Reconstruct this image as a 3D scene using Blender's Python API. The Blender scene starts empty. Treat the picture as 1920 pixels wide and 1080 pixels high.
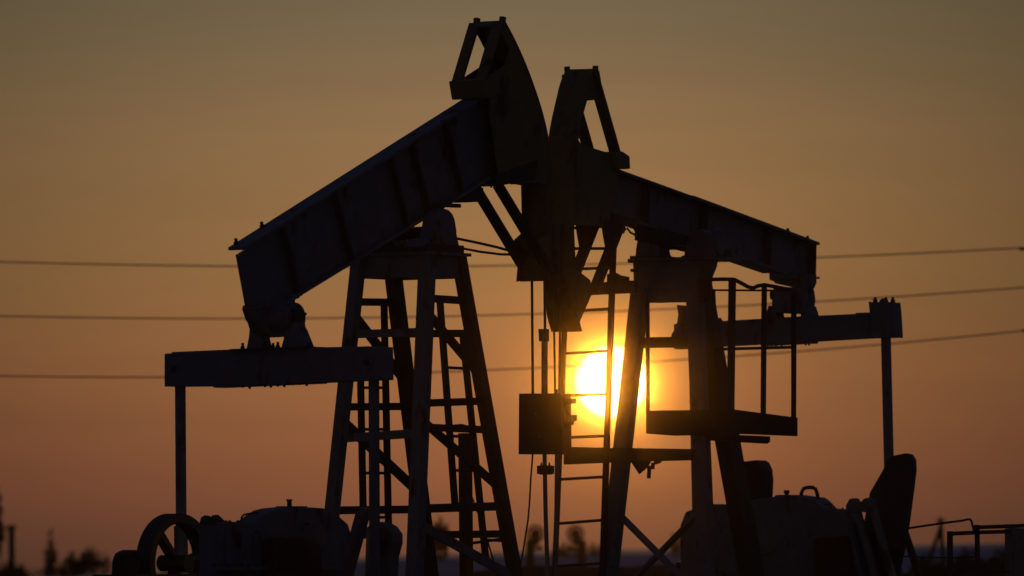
import bpy, bmesh, math, random
from mathutils import Vector, Matrix
random.seed(7)
C = bpy.context.scene
R = math.radians

# ------------------------------------------------------------------ camera
FPX = 14054.0                      # focal length in pixels of the 1920 px frame
HORIZON = 1030.0
PITCH = math.atan((HORIZON - 540.0) / FPX)
EYE = Vector((0, 0, 1.6))
cd = bpy.data.cameras.new('camera')
cam = bpy.data.objects.new('camera', cd); C.collection.objects.link(cam)
cam.location = EYE
cam.rotation_euler = (R(90) + PITCH, 0, 0)
cd.sensor_width = 36.0
cd.lens = FPX / 1920.0 * 36.0
cd.clip_start = 1.0; cd.clip_end = 20000.0
cd.dof.use_dof = True; cd.dof.focus_distance = 72.5; cd.dof.aperture_fstop = (cd.lens/1000.0) / 0.10
C.camera = cam
C.render.resolution_x = 1024; C.render.resolution_y = 576

def ray(px, py):
    d = Vector(((px - 960) / FPX, 1.0, -(py - 540) / FPX))
    return (Matrix.Rotation(PITCH, 3, 'X') @ d)

SUN_L = 4.0
HAZE_D = 1.0e-3
HAZE_N = 2.9e-6
HAZE_G = 0.9985
SUN_R = 63.0
SUN_PX = (1147, 716)
SDIR = ray(*SUN_PX).normalized()
SUN_EL = math.asin(SDIR.z); SUN_AZ = math.atan2(SDIR.x, SDIR.y)

# ------------------------------------------------------------------ sky
W = bpy.data.worlds.new('World'); C.world = W; W.use_nodes = True
nt = W.node_tree; N = nt.nodes; L = nt.links
N.clear()
wo = N.new('ShaderNodeOutputWorld')
sky = N.new('ShaderNodeTexSky'); sky.sky_type = 'NISHITA'; sky.sun_disc = False
sky.sun_elevation = SUN_EL; sky.sun_rotation = SUN_AZ
sky.altitude = 0; sky.air_density = 1.6; sky.dust_density = 3.0; sky.ozone_density = 1.0
tc = N.new('ShaderNodeTexCoord')
sep = N.new('ShaderNodeSeparateXYZ'); L.new(tc.outputs['Generated'], sep.inputs[0])

def math_node(op, a=None, b=None, clamp=False):
    n = N.new('ShaderNodeMath'); n.operation = op; n.use_clamp = clamp
    for k, x in enumerate((a, b)):
        if x is None: continue
        if isinstance(x, (int, float)): n.inputs[k].default_value = x
        else: L.new(x, n.inputs[k])
    return n.outputs[0]

# dim physical sky dome (this is what lights the side of things turned to the camera)
tint = N.new('ShaderNodeMix'); tint.data_type = 'RGBA'; tint.blend_type = 'MULTIPLY'
tint.inputs[0].default_value = 1.0
L.new(sky.outputs[0], tint.inputs[6]); tint.inputs[7].default_value = (0.075, 0.24, 1.0, 1)
bg = N.new('ShaderNodeBackground'); bg.inputs['Strength'].default_value = 0.05
L.new(tint.outputs[2], bg.inputs[0])
# dusk band of the sky round the low sun: colour by elevation, lens vignette put into the brightness
ramp = N.new('ShaderNodeValToRGB'); cr = ramp.color_ramp
def elev(py): return math.sin(PITCH + math.atan((540 - py) / FPX))
Z0, Z1 = -0.01, 0.10
stops = [(1080, (.165, .060, .033)), (1010, (.222, .076, .037)), (900, (.315, .104, .043)), (700, (.375, .147, .053)),
         (520, (.358, .174, .062)), (250, (.290, .163, .077)), (20, (.186, .133, .084))]
els = [((elev(p) - Z0) / (Z1 - Z0), c) for p, c in stops] + [(1.0, (.17, .14, .11))]
while len(cr.elements) < len(els): cr.elements.new(0.5)
for e, (p, c) in zip(cr.elements, els): e.position = p
for e, (p, c) in zip(cr.elements, els): e.color = (*c, 1)
mr = N.new('ShaderNodeMapRange'); mr.inputs['From Min'].default_value = Z0; mr.inputs['From Max'].default_value = Z1
L.new(sep.outputs['Z'], mr.inputs['Value']); L.new(mr.outputs[0], ramp.inputs[0])
vd = N.new('ShaderNodeVectorMath'); vd.operation = 'SUBTRACT'; vd.inputs[1].default_value = ray(895, 570).normalized()
vn = N.new('ShaderNodeVectorMath'); vn.operation = 'NORMALIZE'
L.new(tc.outputs['Generated'], vn.inputs[0]); L.new(vn.outputs[0], vd.inputs[0])
vl = N.new('ShaderNodeVectorMath'); vl.operation = 'LENGTH'; L.new(vd.outputs[0], vl.inputs[0])
th = vl.outputs['Value']                                  # angle from the brightest stretch of sky in radians (small angles)
q = math_node('DIVIDE', th, R(5.2))
g = math_node('EXPONENT', math_node('MULTIPLY', math_node('MULTIPLY', q, q), -1.0))
# faint streaks of thin cloud low over the horizon
mp = N.new('ShaderNodeMapping'); mp.inputs['Scale'].default_value = (16, 16, 260)
L.new(tc.outputs['Generated'], mp.inputs[0])
nz = N.new('ShaderNodeTexNoise'); nz.inputs['Scale'].default_value = 1.0; nz.inputs['Detail'].default_value = 3.0
L.new(mp.outputs[0], nz.inputs['Vector'])
st = N.new('ShaderNodeMapRange'); st.inputs['From Min'].default_value = 0.3; st.inputs['From Max'].default_value = 0.7
st.inputs['To Min'].default_value = 0.96; st.inputs['To Max'].default_value = 1.04
L.new(nz.outputs[0], st.inputs['Value'])
g = math_node('MULTIPLY', g, st.outputs[0])
bg2 = N.new('ShaderNodeBackground')
L.new(ramp.outputs[0], bg2.inputs[0]); L.new(g, bg2.inputs[1])
# aureole of the sky close round the sun
sd = N.new('ShaderNodeVectorMath'); sd.operation = 'SUBTRACT'; sd.inputs[1].default_value = SDIR
L.new(vn.outputs[0], sd.inputs[0])
sn = N.new('ShaderNodeVectorMath'); sn.operation = 'LENGTH'; L.new(sd.outputs[0], sn.inputs[0])
bg3 = N.new('ShaderNodeBackground'); bg3.inputs[0].default_value = (1.0, 0.36, 0.06, 1)
L.new(math_node('MULTIPLY', math_node('EXPONENT', math_node('DIVIDE', sn.outputs['Value'], -R(0.95))), 0.17), bg3.inputs[1])
ad2 = N.new('ShaderNodeAddShader')
bg4 = N.new('ShaderNodeBackground'); bg4.inputs[0].default_value = (1.0, 0.92, 0.95, 1); bg4.inputs[1].default_value = 0.011   # even grey fill added to the dusk sky to lift dark sides
ad3 = N.new('ShaderNodeAddShader')
ad = N.new('ShaderNodeAddShader'); L.new(bg.outputs[0], ad.inputs[0]); L.new(bg2.outputs[0], ad.inputs[1])
L.new(ad.outputs[0], ad2.inputs[0]); L.new(bg3.outputs[0], ad2.inputs[1]); L.new(ad2.outputs[0], ad3.inputs[0]); L.new(bg4.outputs[0], ad3.inputs[1]); L.new(ad3.outputs[0], wo.inputs[0])

sl = bpy.data.lights.new('sun_light', 'SUN'); sl.energy = 2.0; sl.angle = R(0.5); sl.color = (1.0, 0.62, 0.30)
so = bpy.data.objects.new('sun_light', sl); C.collection.objects.link(so)
so.rotation_euler = SDIR.to_track_quat('Z', 'Y').to_euler()
so.location = (0, 0, 60)

C.view_settings.view_transform = 'Standard'; C.view_settings.look = 'None'
C.view_settings.exposure = 0.0; C.view_settings.gamma = 1.0

# ------------------------------------------------------------------ materials
def material(name, col, rough=0.6, metal=0.0, var=0.16, scale=6.0, rust=0.0, bump=0.15):
    m = bpy.data.materials.new(name); m.use_nodes = True
    t = m.node_tree; n = t.nodes; b = n['Principled BSDF']
    b.inputs['Roughness'].default_value = rough; b.inputs['Metallic'].default_value = metal
    c = n.new('ShaderNodeTexCoord')
    z = n.new('ShaderNodeTexNoise'); z.inputs['Scale'].default_value = scale; z.inputs['Detail'].default_value = 6
    z.inputs['Roughness'].default_value = 0.65
    t.links.new(c.outputs['Object'], z.inputs['Vector'])
    r = n.new('ShaderNodeValToRGB')
    r.color_ramp.elements[0].position = 0.3; r.color_ramp.elements[1].position = 0.7
    r.color_ramp.elements[0].color = (*[x * (1 - var) for x in col], 1)
    r.color_ramp.elements[1].color = (*[min(1, x * (1 + var)) for x in col], 1)
    t.links.new(z.outputs[0], r.inputs[0])
    out = r.outputs[0]
    if rust > 0:
        z2 = n.new('ShaderNodeTexNoise'); z2.inputs['Scale'].default_value = scale * 0.6; z2.inputs['Detail'].default_value = 8
        z2.inputs['Roughness'].default_value = 0.7
        mp2 = n.new('ShaderNodeMapping'); mp2.inputs['Location'].default_value = (3.1, 7.7, 1.3)
        mp2.inputs['Scale'].default_value = (1, 1, 0.45)
        t.links.new(c.outputs['Object'], mp2.inputs[0]); t.links.new(mp2.outputs[0], z2.inputs['Vector'])
        k = n.new('ShaderNodeValToRGB'); k.color_ramp.elements[0].position = 0.62 - rust * 0.2
        k.color_ramp.elements[1].position = 0.70 - rust * 0.2
        t.links.new(z2.outputs[0], k.inputs[0])
        mx = n.new('ShaderNodeMix'); mx.data_type = 'RGBA'
        t.links.new(k.outputs[0], mx.inputs[0]); t.links.new(out, mx.inputs[6]); mx.inputs[7].default_value = (.085, .032, .014, 1)
        out = mx.outputs[2]
    t.links.new(out, b.inputs['Base Color'])
    bp = n.new('ShaderNodeBump'); bp.inputs['Strength'].default_value = bump; bp.inputs['Distance'].default_value = 0.01
    t.links.new(z.outputs[0], bp.inputs['Height']); t.links.new(bp.outputs[0], b.inputs['Normal'])
    return m
PAINT = material('grey_blue_paint', (.145, .165, .205), 0.55, rust=0.30)
PALE = material('pale_paint', (.19, .21, .25), 0.6, rust=0.35)
OLIVE = material('ochre_paint', (.17, .15, .06), 0.55, rust=0.4)
DARK = material('dark_steel', (.06, .058, .058), 0.6, metal=0.3, rust=0.5)
RED = material('red_paint', (.10, .022, .016), 0.6, rust=0.4)
BROWN = material('shaded_brown', (.085, .072, .066), 0.65, rust=0.4)  # rusty brown, with the shade on the web stiffeners put into the colour
ROPE = material('wire_rope', (.07, .065, .06), 0.6, metal=0.6, scale=40)
CONC = material('concrete', (.30, .29, .27), 0.9, scale=9, bump=0.4)
WIRE = material('aluminium_wire', (.10, .10, .10), 0.6)

# ------------------------------------------------------------------ mesh helpers
class MB:
    """collects shapes in one bmesh; build() links them as ONE mesh object"""
    def __init__(s): s.bm = bmesh.new()
    def prism(s, pts, vec, centre=True):
        pts = [Vector(p) for p in pts]; vec = Vector(vec)
        o = vec * -0.5 if centre else Vector()
        a = [s.bm.verts.new(p + o) for p in pts]; b = [s.bm.verts.new(p + o + vec) for p in pts]
        n = len(pts)
        s.bm.faces.new(a); s.bm.faces.new(b[::-1])
        for i in range(n): s.bm.faces.new((a[i], b[i], b[(i + 1) % n], a[(i + 1) % n]))
        return s
    def bar(s, p0, p1, w, h, ref=(0, 0, 1)):
        p0, p1 = Vector(p0), Vector(p1); d = (p1 - p0).normalized(); ref = Vector(ref)
        if abs(d.dot(ref)) > 0.95: ref = Vector((1, 0, 0))
        x = d.cross(ref).normalized(); y = x.cross(d)
        q = [p0 + x * a * w / 2 + y * b * h / 2 for a, b in ((-1, -1), (1, -1), (1, 1), (-1, 1))]
        return s.prism(q, p1 - p0, False)
    def angle(s, p0, p1, w, t, ref):
        """an L section (two thin legs) from p0 to p1"""
        p0, p1 = Vector(p0), Vector(p1); d = (p1 - p0).normalized(); ref = Vector(ref)
        x = d.cross(ref).normalized(); y = x.cross(d)
        prof = ((0, 0), (w, 0), (w, t), (t, t), (t, w), (0, w))
        return s.prism([p0 + x * (a - w / 2) + y * (b - w / 2) for a, b in prof], p1 - p0, False)
    def box(s, c, size): return s.bar(Vector(c) - Vector((0, 0, size[2] / 2)), Vector(c) + Vector((0, 0, size[2] / 2)), size[1], size[0], (1, 0, 0))
    def cyl(s, p0, p1, r, r1=None, n=20):
        return s.tube([p0, p1], r, n, r1)
    def tube(s, pts, r, n=8, r1=None):
        pts = [Vector(p) for p in pts]; rings = []; x = None
        for i, p in enumerate(pts):
            d = ((pts[min(i + 1, len(pts) - 1)] - pts[max(i - 1, 0)])).normalized()
            if x is None:
                ref = Vector((0, 0, 1)) if abs(d.z) < 0.9 else Vector((1, 0, 0))
                x = d.cross(ref).normalized()
            x = (x - d * x.dot(d)).normalized(); y = d.cross(x)
            rr = r if r1 is None else r + (r1 - r) * i / (len(pts) - 1)
            rings.append([s.bm.verts.new(p + (x * math.cos(2 * math.pi * k / n) + y * math.sin(2 * math.pi * k / n)) * rr) for k in range(n)])
        for a, b in zip(rings, rings[1:]):
            for k in range(n): s.bm.faces.new((a[k], a[(k + 1) % n], b[(k + 1) % n], b[k]))
        s.bm.faces.new(rings[0][::-1]); s.bm.faces.new(rings[-1])
        return s
    def rim(s, c, axis, ro, ri, w, n=40, up=(0, 0, 1)):
        c, a = Vector(c), Vector(axis).normalized(); x = a.cross(Vector(up)).normalized(); y = a.cross(x)
        R4 = []
        for k in range(n):
            e = x * math.cos(2 * math.pi * k / n) + y * math.sin(2 * math.pi * k / n)
            R4.append([s.bm.verts.new(c + e * r + a * d) for r, d in ((ro, -w / 2), (ro, w / 2), (ri, w / 2), (ri, -w / 2))])
        for k in range(n):
            p, q = R4[k], R4[(k + 1) % n]
            for m in range(4): s.bm.faces.new((p[m], p[(m + 1) % 4], q[(m + 1) % 4], q[m]))
        return s
    def nut(s, p0, p1, r):
        """a stud with a hexagon nut on it"""
        p0, p1 = Vector(p0), Vector(p1)
        s.cyl(p0, p1, r * 0.6, n=8); return s.cyl(p0, p0 + (p1 - p0) * 0.6, r, n=6)
    def build(s, name, mat, parent=None, bevel=0.0, smooth=False):
        bmesh.ops.recalc_face_normals(s.bm, faces=s.bm.faces)
        me = bpy.data.meshes.new(name); s.bm.to_mesh(me); s.bm.free()
        o = bpy.data.objects.new(name, me); C.collection.objects.link(o); me.materials.append(mat)
        if parent: o.parent = parent
        if smooth:
            for f in me.polygons: f.use_smooth = True
        if bevel:
            b = o.modifiers.new('bevel', 'BEVEL'); b.width = bevel; b.segments = 2; b.limit_method = 'ANGLE'; b.angle_limit = R(40)
        return o

def tag(o, label=None, cat=None, group=None, kind=None):
    if label: o['label'] = label
    if cat: o['category'] = cat
    if group: o['group'] = group
    if kind: o['kind'] = kind
    return o
def empty(name, loc, rz=0.0):
    o = bpy.data.objects.new(name, None); C.collection.objects.link(o)
    o.location = loc; o.rotation_euler = (0, 0, rz); o.empty_display_size = 0.3
    return o

class Frame:
    """local axes of a thing: u forward, v left, z up; turns a sight line into a point on a plane of that thing"""
    def __init__(s, loc, rz):
        s.loc = Vector(loc); s.rz = rz; s.M = Matrix.Rotation(-rz, 3, 'Z')
        s.e = s.M @ (EYE - s.loc)
    def _hit(s, px, py, ax, c):
        d = s.M @ ray(px, py); return s.e + d * ((c - s.e[ax]) / d[ax])
    def v(s, px, py, c): return s._hit(px, py, 1, c)
    def u(s, px, py, c): return s._hit(px, py, 0, c)
    def pv(s, pts, c): return [s.v(x, y, c) for x, y in pts]
    def pu(s, pts, c): return [s.u(x, y, c) for x, y in pts]

def at(px, py, Y):
    d = ray(px, py); return EYE + d * (Y / d.y)

# ------------------------------------------------------------------ the ground
snow = material('snow', (.50, .52, .58), 0.95, var=0.12, scale=0.05, bump=0.3)
snow.node_tree.nodes['Principled BSDF'].inputs['Specular IOR Level'].default_value = 0.05
soil = material('frozen_soil', (.07, .055, .042), 0.95, var=0.5, scale=0.8, bump=0.5)
soil.node_tree.nodes['Principled BSDF'].inputs['Specular IOR Level'].default_value = 0.05
def field_height(x, y):
    h = 0.0
    if y > 132:
        t = min(1.0, (y - 132) / 55.0)
        h += t * (1.52 + 0.016 * x + 0.03 * math.sin(x * 0.16) + 0.02 * math.sin(x * 0.5 + 1)) * (1.0 if x > -30 else 0.7)
    if y > 132 and x < -4: h -= 0.055 * (-4 - x) * min(1, (y - 132) / 55.0)
    if y > 187: h -= (y - 187) * 0.035
    return h
bm = bmesh.new(); g_ = []
xs = [-150, -100, -70] + [-50 + 2.5 * k for k in range(41)] + [70, 100, 150]
ys = [-40, 0, 40, 60, 80, 100, 120] + [132 + 5.5 * k for k in range(11)] + [192, 200, 215, 230, 250, 275]
for y in ys: g_.append([bm.verts.new((x, y, field_height(x, y))) for x in xs])
for a, b in zip(g_, g_[1:]):
    for k in range(len(xs) - 1): bm.faces.new((a[k], a[k + 1], b[k + 1], b[k]))
me = bpy.data.meshes.new('ground'); bm.to_mesh(me); bm.free()
for f in me.polygons: f.use_smooth = True
o = bpy.data.objects.new('ground', me); C.collection.objects.link(o); me.materials.append(snow)
tag(o, kind='structure')
# rough earth bank behind the well pad
bm = bmesh.new(); rows = []
for k in range(121):
    x = -24 + 0.4 * k
    h = 1.05 + 0.10 * math.sin(x * 0.9) + 0.05 * math.sin(x * 2.3 + 1) + random.uniform(-.03, .03)
    h += 0.22 if -1 < x < 3 else 0.08
    if x > 10: h *= 0.80
    rows.append([bm.verts.new((x, 128 + d, hh)) for d, hh in ((-4, -.05), (-2.4, h * .55 + random.uniform(-.05, .05)), (-.7, h), (.8, h * .97), (3, h * .5), (5, -.05))])
for a, b in zip(rows, rows[1:]):
    for k in range(5): bm.faces.new((a[k], b[k], b[k + 1], a[k + 1]))
me = bpy.data.meshes.new('earth_bank'); bm.to_mesh(me); bm.free()
o = bpy.data.objects.new('earth_bank', me); C.collection.objects.link(o); me.materials.append(soil)
tag(o, kind='structure')
# gravel pad the two pumping units stand on
bm = bmesh.new()
pad = [bm.verts.new(p) for p in ((-9, 58, .03), (9, 58, .03), (10, 92, .03), (-10, 92, .03))]
low = [bm.verts.new((v.co.x * 1.06, 75 + (v.co.y - 75) * 1.06, -.03)) for v in pad]
bm.faces.new(pad)
for k in range(4): bm.faces.new((pad[k], low[k], low[(k + 1) % 4], pad[(k + 1) % 4]))
bmesh.ops.recalc_face_normals(bm, faces=bm.faces)
me = bpy.data.meshes.new('gravel_pad'); bm.to_mesh(me); bm.free()
o = bpy.data.objects.new('gravel_pad', me); C.collection.objects.link(o); me.materials.append(soil)
tag(o, kind='structure')

# ------------------------------------------------------------------ the setting sun
m = bpy.data.materials.new('sun_glow'); m.use_nodes = True; t = m.node_tree; t.nodes.clear()
mo = t.nodes.new('ShaderNodeOutputMaterial'); em = t.nodes.new('ShaderNodeEmission'); tr = t.nodes.new('ShaderNodeBsdfTransparent')
em.inputs[0].default_value = (1.0, 0.78, 0.26, 1); em.inputs[1].default_value = SUN_L
aa = t.nodes.new('ShaderNodeAddShader'); t.links.new(em.outputs[0], aa.inputs[0]); t.links.new(tr.outputs[0], aa.inputs[1])
t.links.new(aa.outputs[0], mo.inputs[0])
m.cycles.emission_sampling = 'NONE'
bm = bmesh.new(); bmesh.ops.create_uvsphere(bm, u_segments=64, v_segments=32, radius=6000 * SUN_R / FPX)
me = bpy.data.meshes.new('sun'); bm.to_mesh(me); bm.free(); me.materials.append(m)
for f in me.polygons: f.use_smooth = True
o = bpy.data.objects.new('sun', me); C.collection.objects.link(o); o.location = EYE + SDIR * 6000
tag(o, 'glowing white and yellow disc of the setting sun behind the right tower leg', 'sun')

# ------------------------------------------------------------------ left pumping unit
PHI = R(53)
FL = Frame((at(770, 490, 70).x, 70, 0), PHI)
LP = empty('pump_jack', FL.loc, PHI)
tag(LP, 'nearer pump jack on the left with its thick beam rising steeply to the right', 'pump jack', 'pump jacks at the two wells')
V = Vector
def ext(p, q, z):                      # the line p->q carried on to height z
    return p + (q - p) * ((z - p.z) / (q.z - p.z))
F = FL
# --- tower: cap block, four splayed legs, cross bars, braces
mb = MB()
mb.prism([V((-.30, -.44, F.u(800, 474, -.3).z)), V((.36, -.44, F.u(800, 474, -.3).z)), V((.36, .44, F.u(800, 474, -.3).z)), V((-.30, .44, F.u(800, 474, -.3).z))], (0, 0, .03))
zt, zb = F.v(795, 474, -.37).z, F.v(795, 519, -.37).z
for vv in (-.37, .37): mb.prism([V((-.26, vv, zb)), V((.33, vv, zb)), V((.31, vv, zt - .015)), V((-.24, vv, zt - .015))], (0, .03, 0))
for uu in (-.25, .31): mb.prism([V((uu, -.36, zb)), V((uu, .36, zb)), V((uu, .36, zt - .015)), V((uu, -.36, zt - .015))], (.03, 0, 0))
tower = mb.build('tower', PAINT, LP)
legs = {'A': ((669, 520), (610, 1080), 1), 'B': ((738, 520), (806, 1080), 1), 'C': ((800, 520), (777, 1080), -1), 'D': ((867, 520), (966, 1080), -1)}
LEGP = {}
for k, (a, b, sg) in legs.items():
    pa, pb = F.v(*a, .375 * sg), F.v(*b, .50 * sg)
    LEGP[k] = (ext(pa, pb, zt - .02), ext(pa, pb, .95))
    w = .105 if k in 'AD' else .12
    ref = (0, 1, 0)
    MB().bar(LEGP[k][0], LEGP[k][1], w, w, ref).build('leg', PAINT if k in 'AC' else DARK, tower)  # lit near legs get the lighter colour, shaded rear legs the darker one
def leg_at(k, y):                       # point of a leg seen at picture row y
    a, b = LEGP[k]; lo, hi = 0.0, 1.0
    for _ in range(40):
        t = (lo + hi) / 2; p = a + (b - a) * t
        wp = Matrix.Rotation(F.rz, 3, 'Z') @ p + F.loc - EYE
        c = Matrix.Rotation(-PITCH, 3, 'X') @ wp
        py = 540 - c.z / c.y * FPX
        if py < y: lo = t
        else: hi = t
    return p
for k1, y1, k2, y2, h in (('A', 566, 'B', 567, .07), ('A', 763, 'B', 762, .07), ('A', 957, 'B', 955, .075), ('C', 559, 'D', 564, .07),
                          ('C', 756, 'D', 752, .07), ('C', 954, 'D', 949, .08), ('A', 627, 'C', 622, .075), ('A', 822, 'C', 812, .08),
                          ('B', 626, 'D', 625, .07), ('B', 800, 'D', 806, .07), ('B', 1003, 'D', 1001, .07), ('A', 1090, 'C', 1088, .08)):
    MB().bar(leg_at(k1, y1), leg_at(k2, y2), .05, h).build('crossbar', PAINT if k1 + k2 == 'AC' else DARK, tower)  # light on the near face painted in: its bars lighter, the rest dark
for k1, y1, k2, y2, w in (('A', 588, 'B', 718, .095), ('A', 788, 'B', 925, .095), ('C', 582, 'D', 702, .085), ('C', 786, 'D', 915, .08), ('C', 980, 'D', 1085, .09)):
    MB().bar(leg_at(k1, y1), leg_at(k2, y2), .03, w).build('brace', PAINT if (k1, y1) == ('C', 980) else DARK, tower)  # the lit near brace is coloured lighter, the shaded ones dark
# ladders on both flanks of the tower
def ladder(rails, rungs, parent, vv, r=.022):
    mb = MB()
    for pts in rails: mb.bar(F.v(*pts[0], vv), F.v(*pts[1], vv), .04, .06, (1, 0, 0))
    lad = mb.build('ladder', DARK, parent)
    for a, b in rungs: MB().cyl(F.v(*a, vv), F.v(*b, vv), .014, n=8).build('rung', DARK, lad)
    return lad
ladder((((825, 566), (853, 945)), ((868, 630), (912, 1060))), (((836, 689), (876, 691)), ((844, 818), (884, 818)), ((848, 882), (893, 882)), ((832, 628), (868, 630)), ((853, 945), (899, 948)), ((904, 1012), (945, 1014))), tower, -.46)
ladder((((720, 566), (729, 1010)), ((675, 655), (682, 1010))), (((677, 727), (723, 727)), ((679, 805), (725, 805)), ((680, 887), (727, 887)), ((676, 660), (722, 660)), ((681, 970), (728, 970))), tower, .46)
MB().bar(F.v(872, 812, -.30), F.v(875, 1130, -.30), .08, .11, (1, 0, 0)).build('standpipe', DARK, tower)
MB().tube(F.pv(((842, 803), (852, 798), (866, 797), (880, 801)), -.40), .012).build('cable', ROPE, tower)
MB().tube(F.pv(((884, 930), (905, 985), (925, 1050), (945, 1110)), -.44), .008).build('cable', ROPE, tower)
MB().tube(F.pv(((888, 1018), (945, 1010)), -.42), .014).build('cable', ROPE, tower)

# --- walking beam: web, flanges, stiffeners, lifting bolts
web = [(444, 478), (850, 214), (965, 138), (1000, 290), (930, 330), (858, 371), (560, 553), (545, 556), (503, 572), (462, 577)]
mb = MB().prism(F.pv(web, 0), (0, .03, 0))
beam = mb.build('walking_beam', PAINT, LP)
def strip(pts, wv, th, name, parent, vref=0.0, mat=PAINT):
    mb = MB()
    q = [V((p.x, 0, p.z)) for p in F.pv(pts, vref)]      # the measured edge is the one at v = vref
    for a, b in zip(q, q[1:]): mb.bar(a, b, wv, th, (0, 0, 1))
    return mb.build(name, mat, parent)
strip(((428, 467), (850, 200), (950, 136)), .20, .028, 'flange', beam, .10)
strip(((455, 575), (490, 573), (530, 557)), .20, .02, 'flange', beam, .10)
strip(((545, 557), (560, 554), (858, 372), (930, 328)), .20, .028, 'flange', beam, -.10)
for a, b in (((521, 424), (552, 555)), ((618, 362), (653, 495)), ((722, 292), (757, 432)), ((762, 268), (798, 407)), ((826, 226), (858, 368)), ((905, 172), (935, 320))):
    p, q = F.v(*a, 0), F.v(*b, 0)
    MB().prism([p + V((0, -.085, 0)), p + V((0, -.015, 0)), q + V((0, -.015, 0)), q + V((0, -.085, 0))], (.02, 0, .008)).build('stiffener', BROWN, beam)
pp, pq = F.v(528, 440, -.02), F.v(553, 540, -.02)
MB().tube([pp, pq], .010).build('weld_seam', PAINT, beam)
def lifting_bolt(pts, c, r, parent):
    a, b = F.v(*pts[0], c), F.v(*pts[1], c)
    return MB().nut(a, b, r).build('bolt', DARK, parent)
lifting_bolt(((444, 462), (442, 447)), .07, .026, beam)
lifting_bolt(((493, 431), (490, 416)), .07, .026, beam)
# --- saddle bearings that carry the beam
for vv, poly in ((-.30, ((768, 464), (771, 450), (798, 446), (801, 430), (805, 411), (812, 397), (821, 391), (830, 394), (837, 402), (841, 412), (843, 424), (845, 442), (850, 464))), (.30, None)):
    if poly:
        SAD = [V((p.x, 0, p.z)) for p in F.pv(poly, vv)]
    b_ = MB().prism([V((p.x, vv, p.z)) for p in SAD], (0, .16, 0)).build('saddle_bearing', DARK if vv > 0 else PAINT, LP, bevel=.015)
    cxy = V((sum(p.x for p in SAD[3:11]) / 8, vv, sum(p.z for p in SAD[3:11]) / 8 - .14))
    MB().cyl(cxy - V((0, .11, 0)), cxy + V((0, .11, 0)), .12, n=28).build('bearing_cap', PAINT, b_)
    for du in (-.24, .16):
        MB().nut(V((cxy.x + du, vv, zt + .015)), V((cxy.x + du, vv, zt + .12)), .028).build('bolt', DARK, b_)
    MB().box((cxy.x - .03, vv, zt + .03), (.56, .2, .11)).build('bearing_foot', DARK, b_)
MB().cyl((cxy.x, -.3, cxy.z), (cxy.x, .3, cxy.z), .06).build('saddle_shaft', DARK, LP)
mb = MB().prism(F.pv(((857, 368), (886, 350), (886, 379), (864, 380)), 0), (0, .16, 0))
mb.build('beam_bracket', DARK, LP)
MB().tube(F.pv(((812, 384), (862, 386)), -.12), .02, 10).build('latch_pin', DARK, LP)
MB().tube(F.pv(((826, 381), (838, 377), (848, 371), (856, 370), (858, 365)), -.12), .009).build('latch_pin', DARK, LP)

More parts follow.
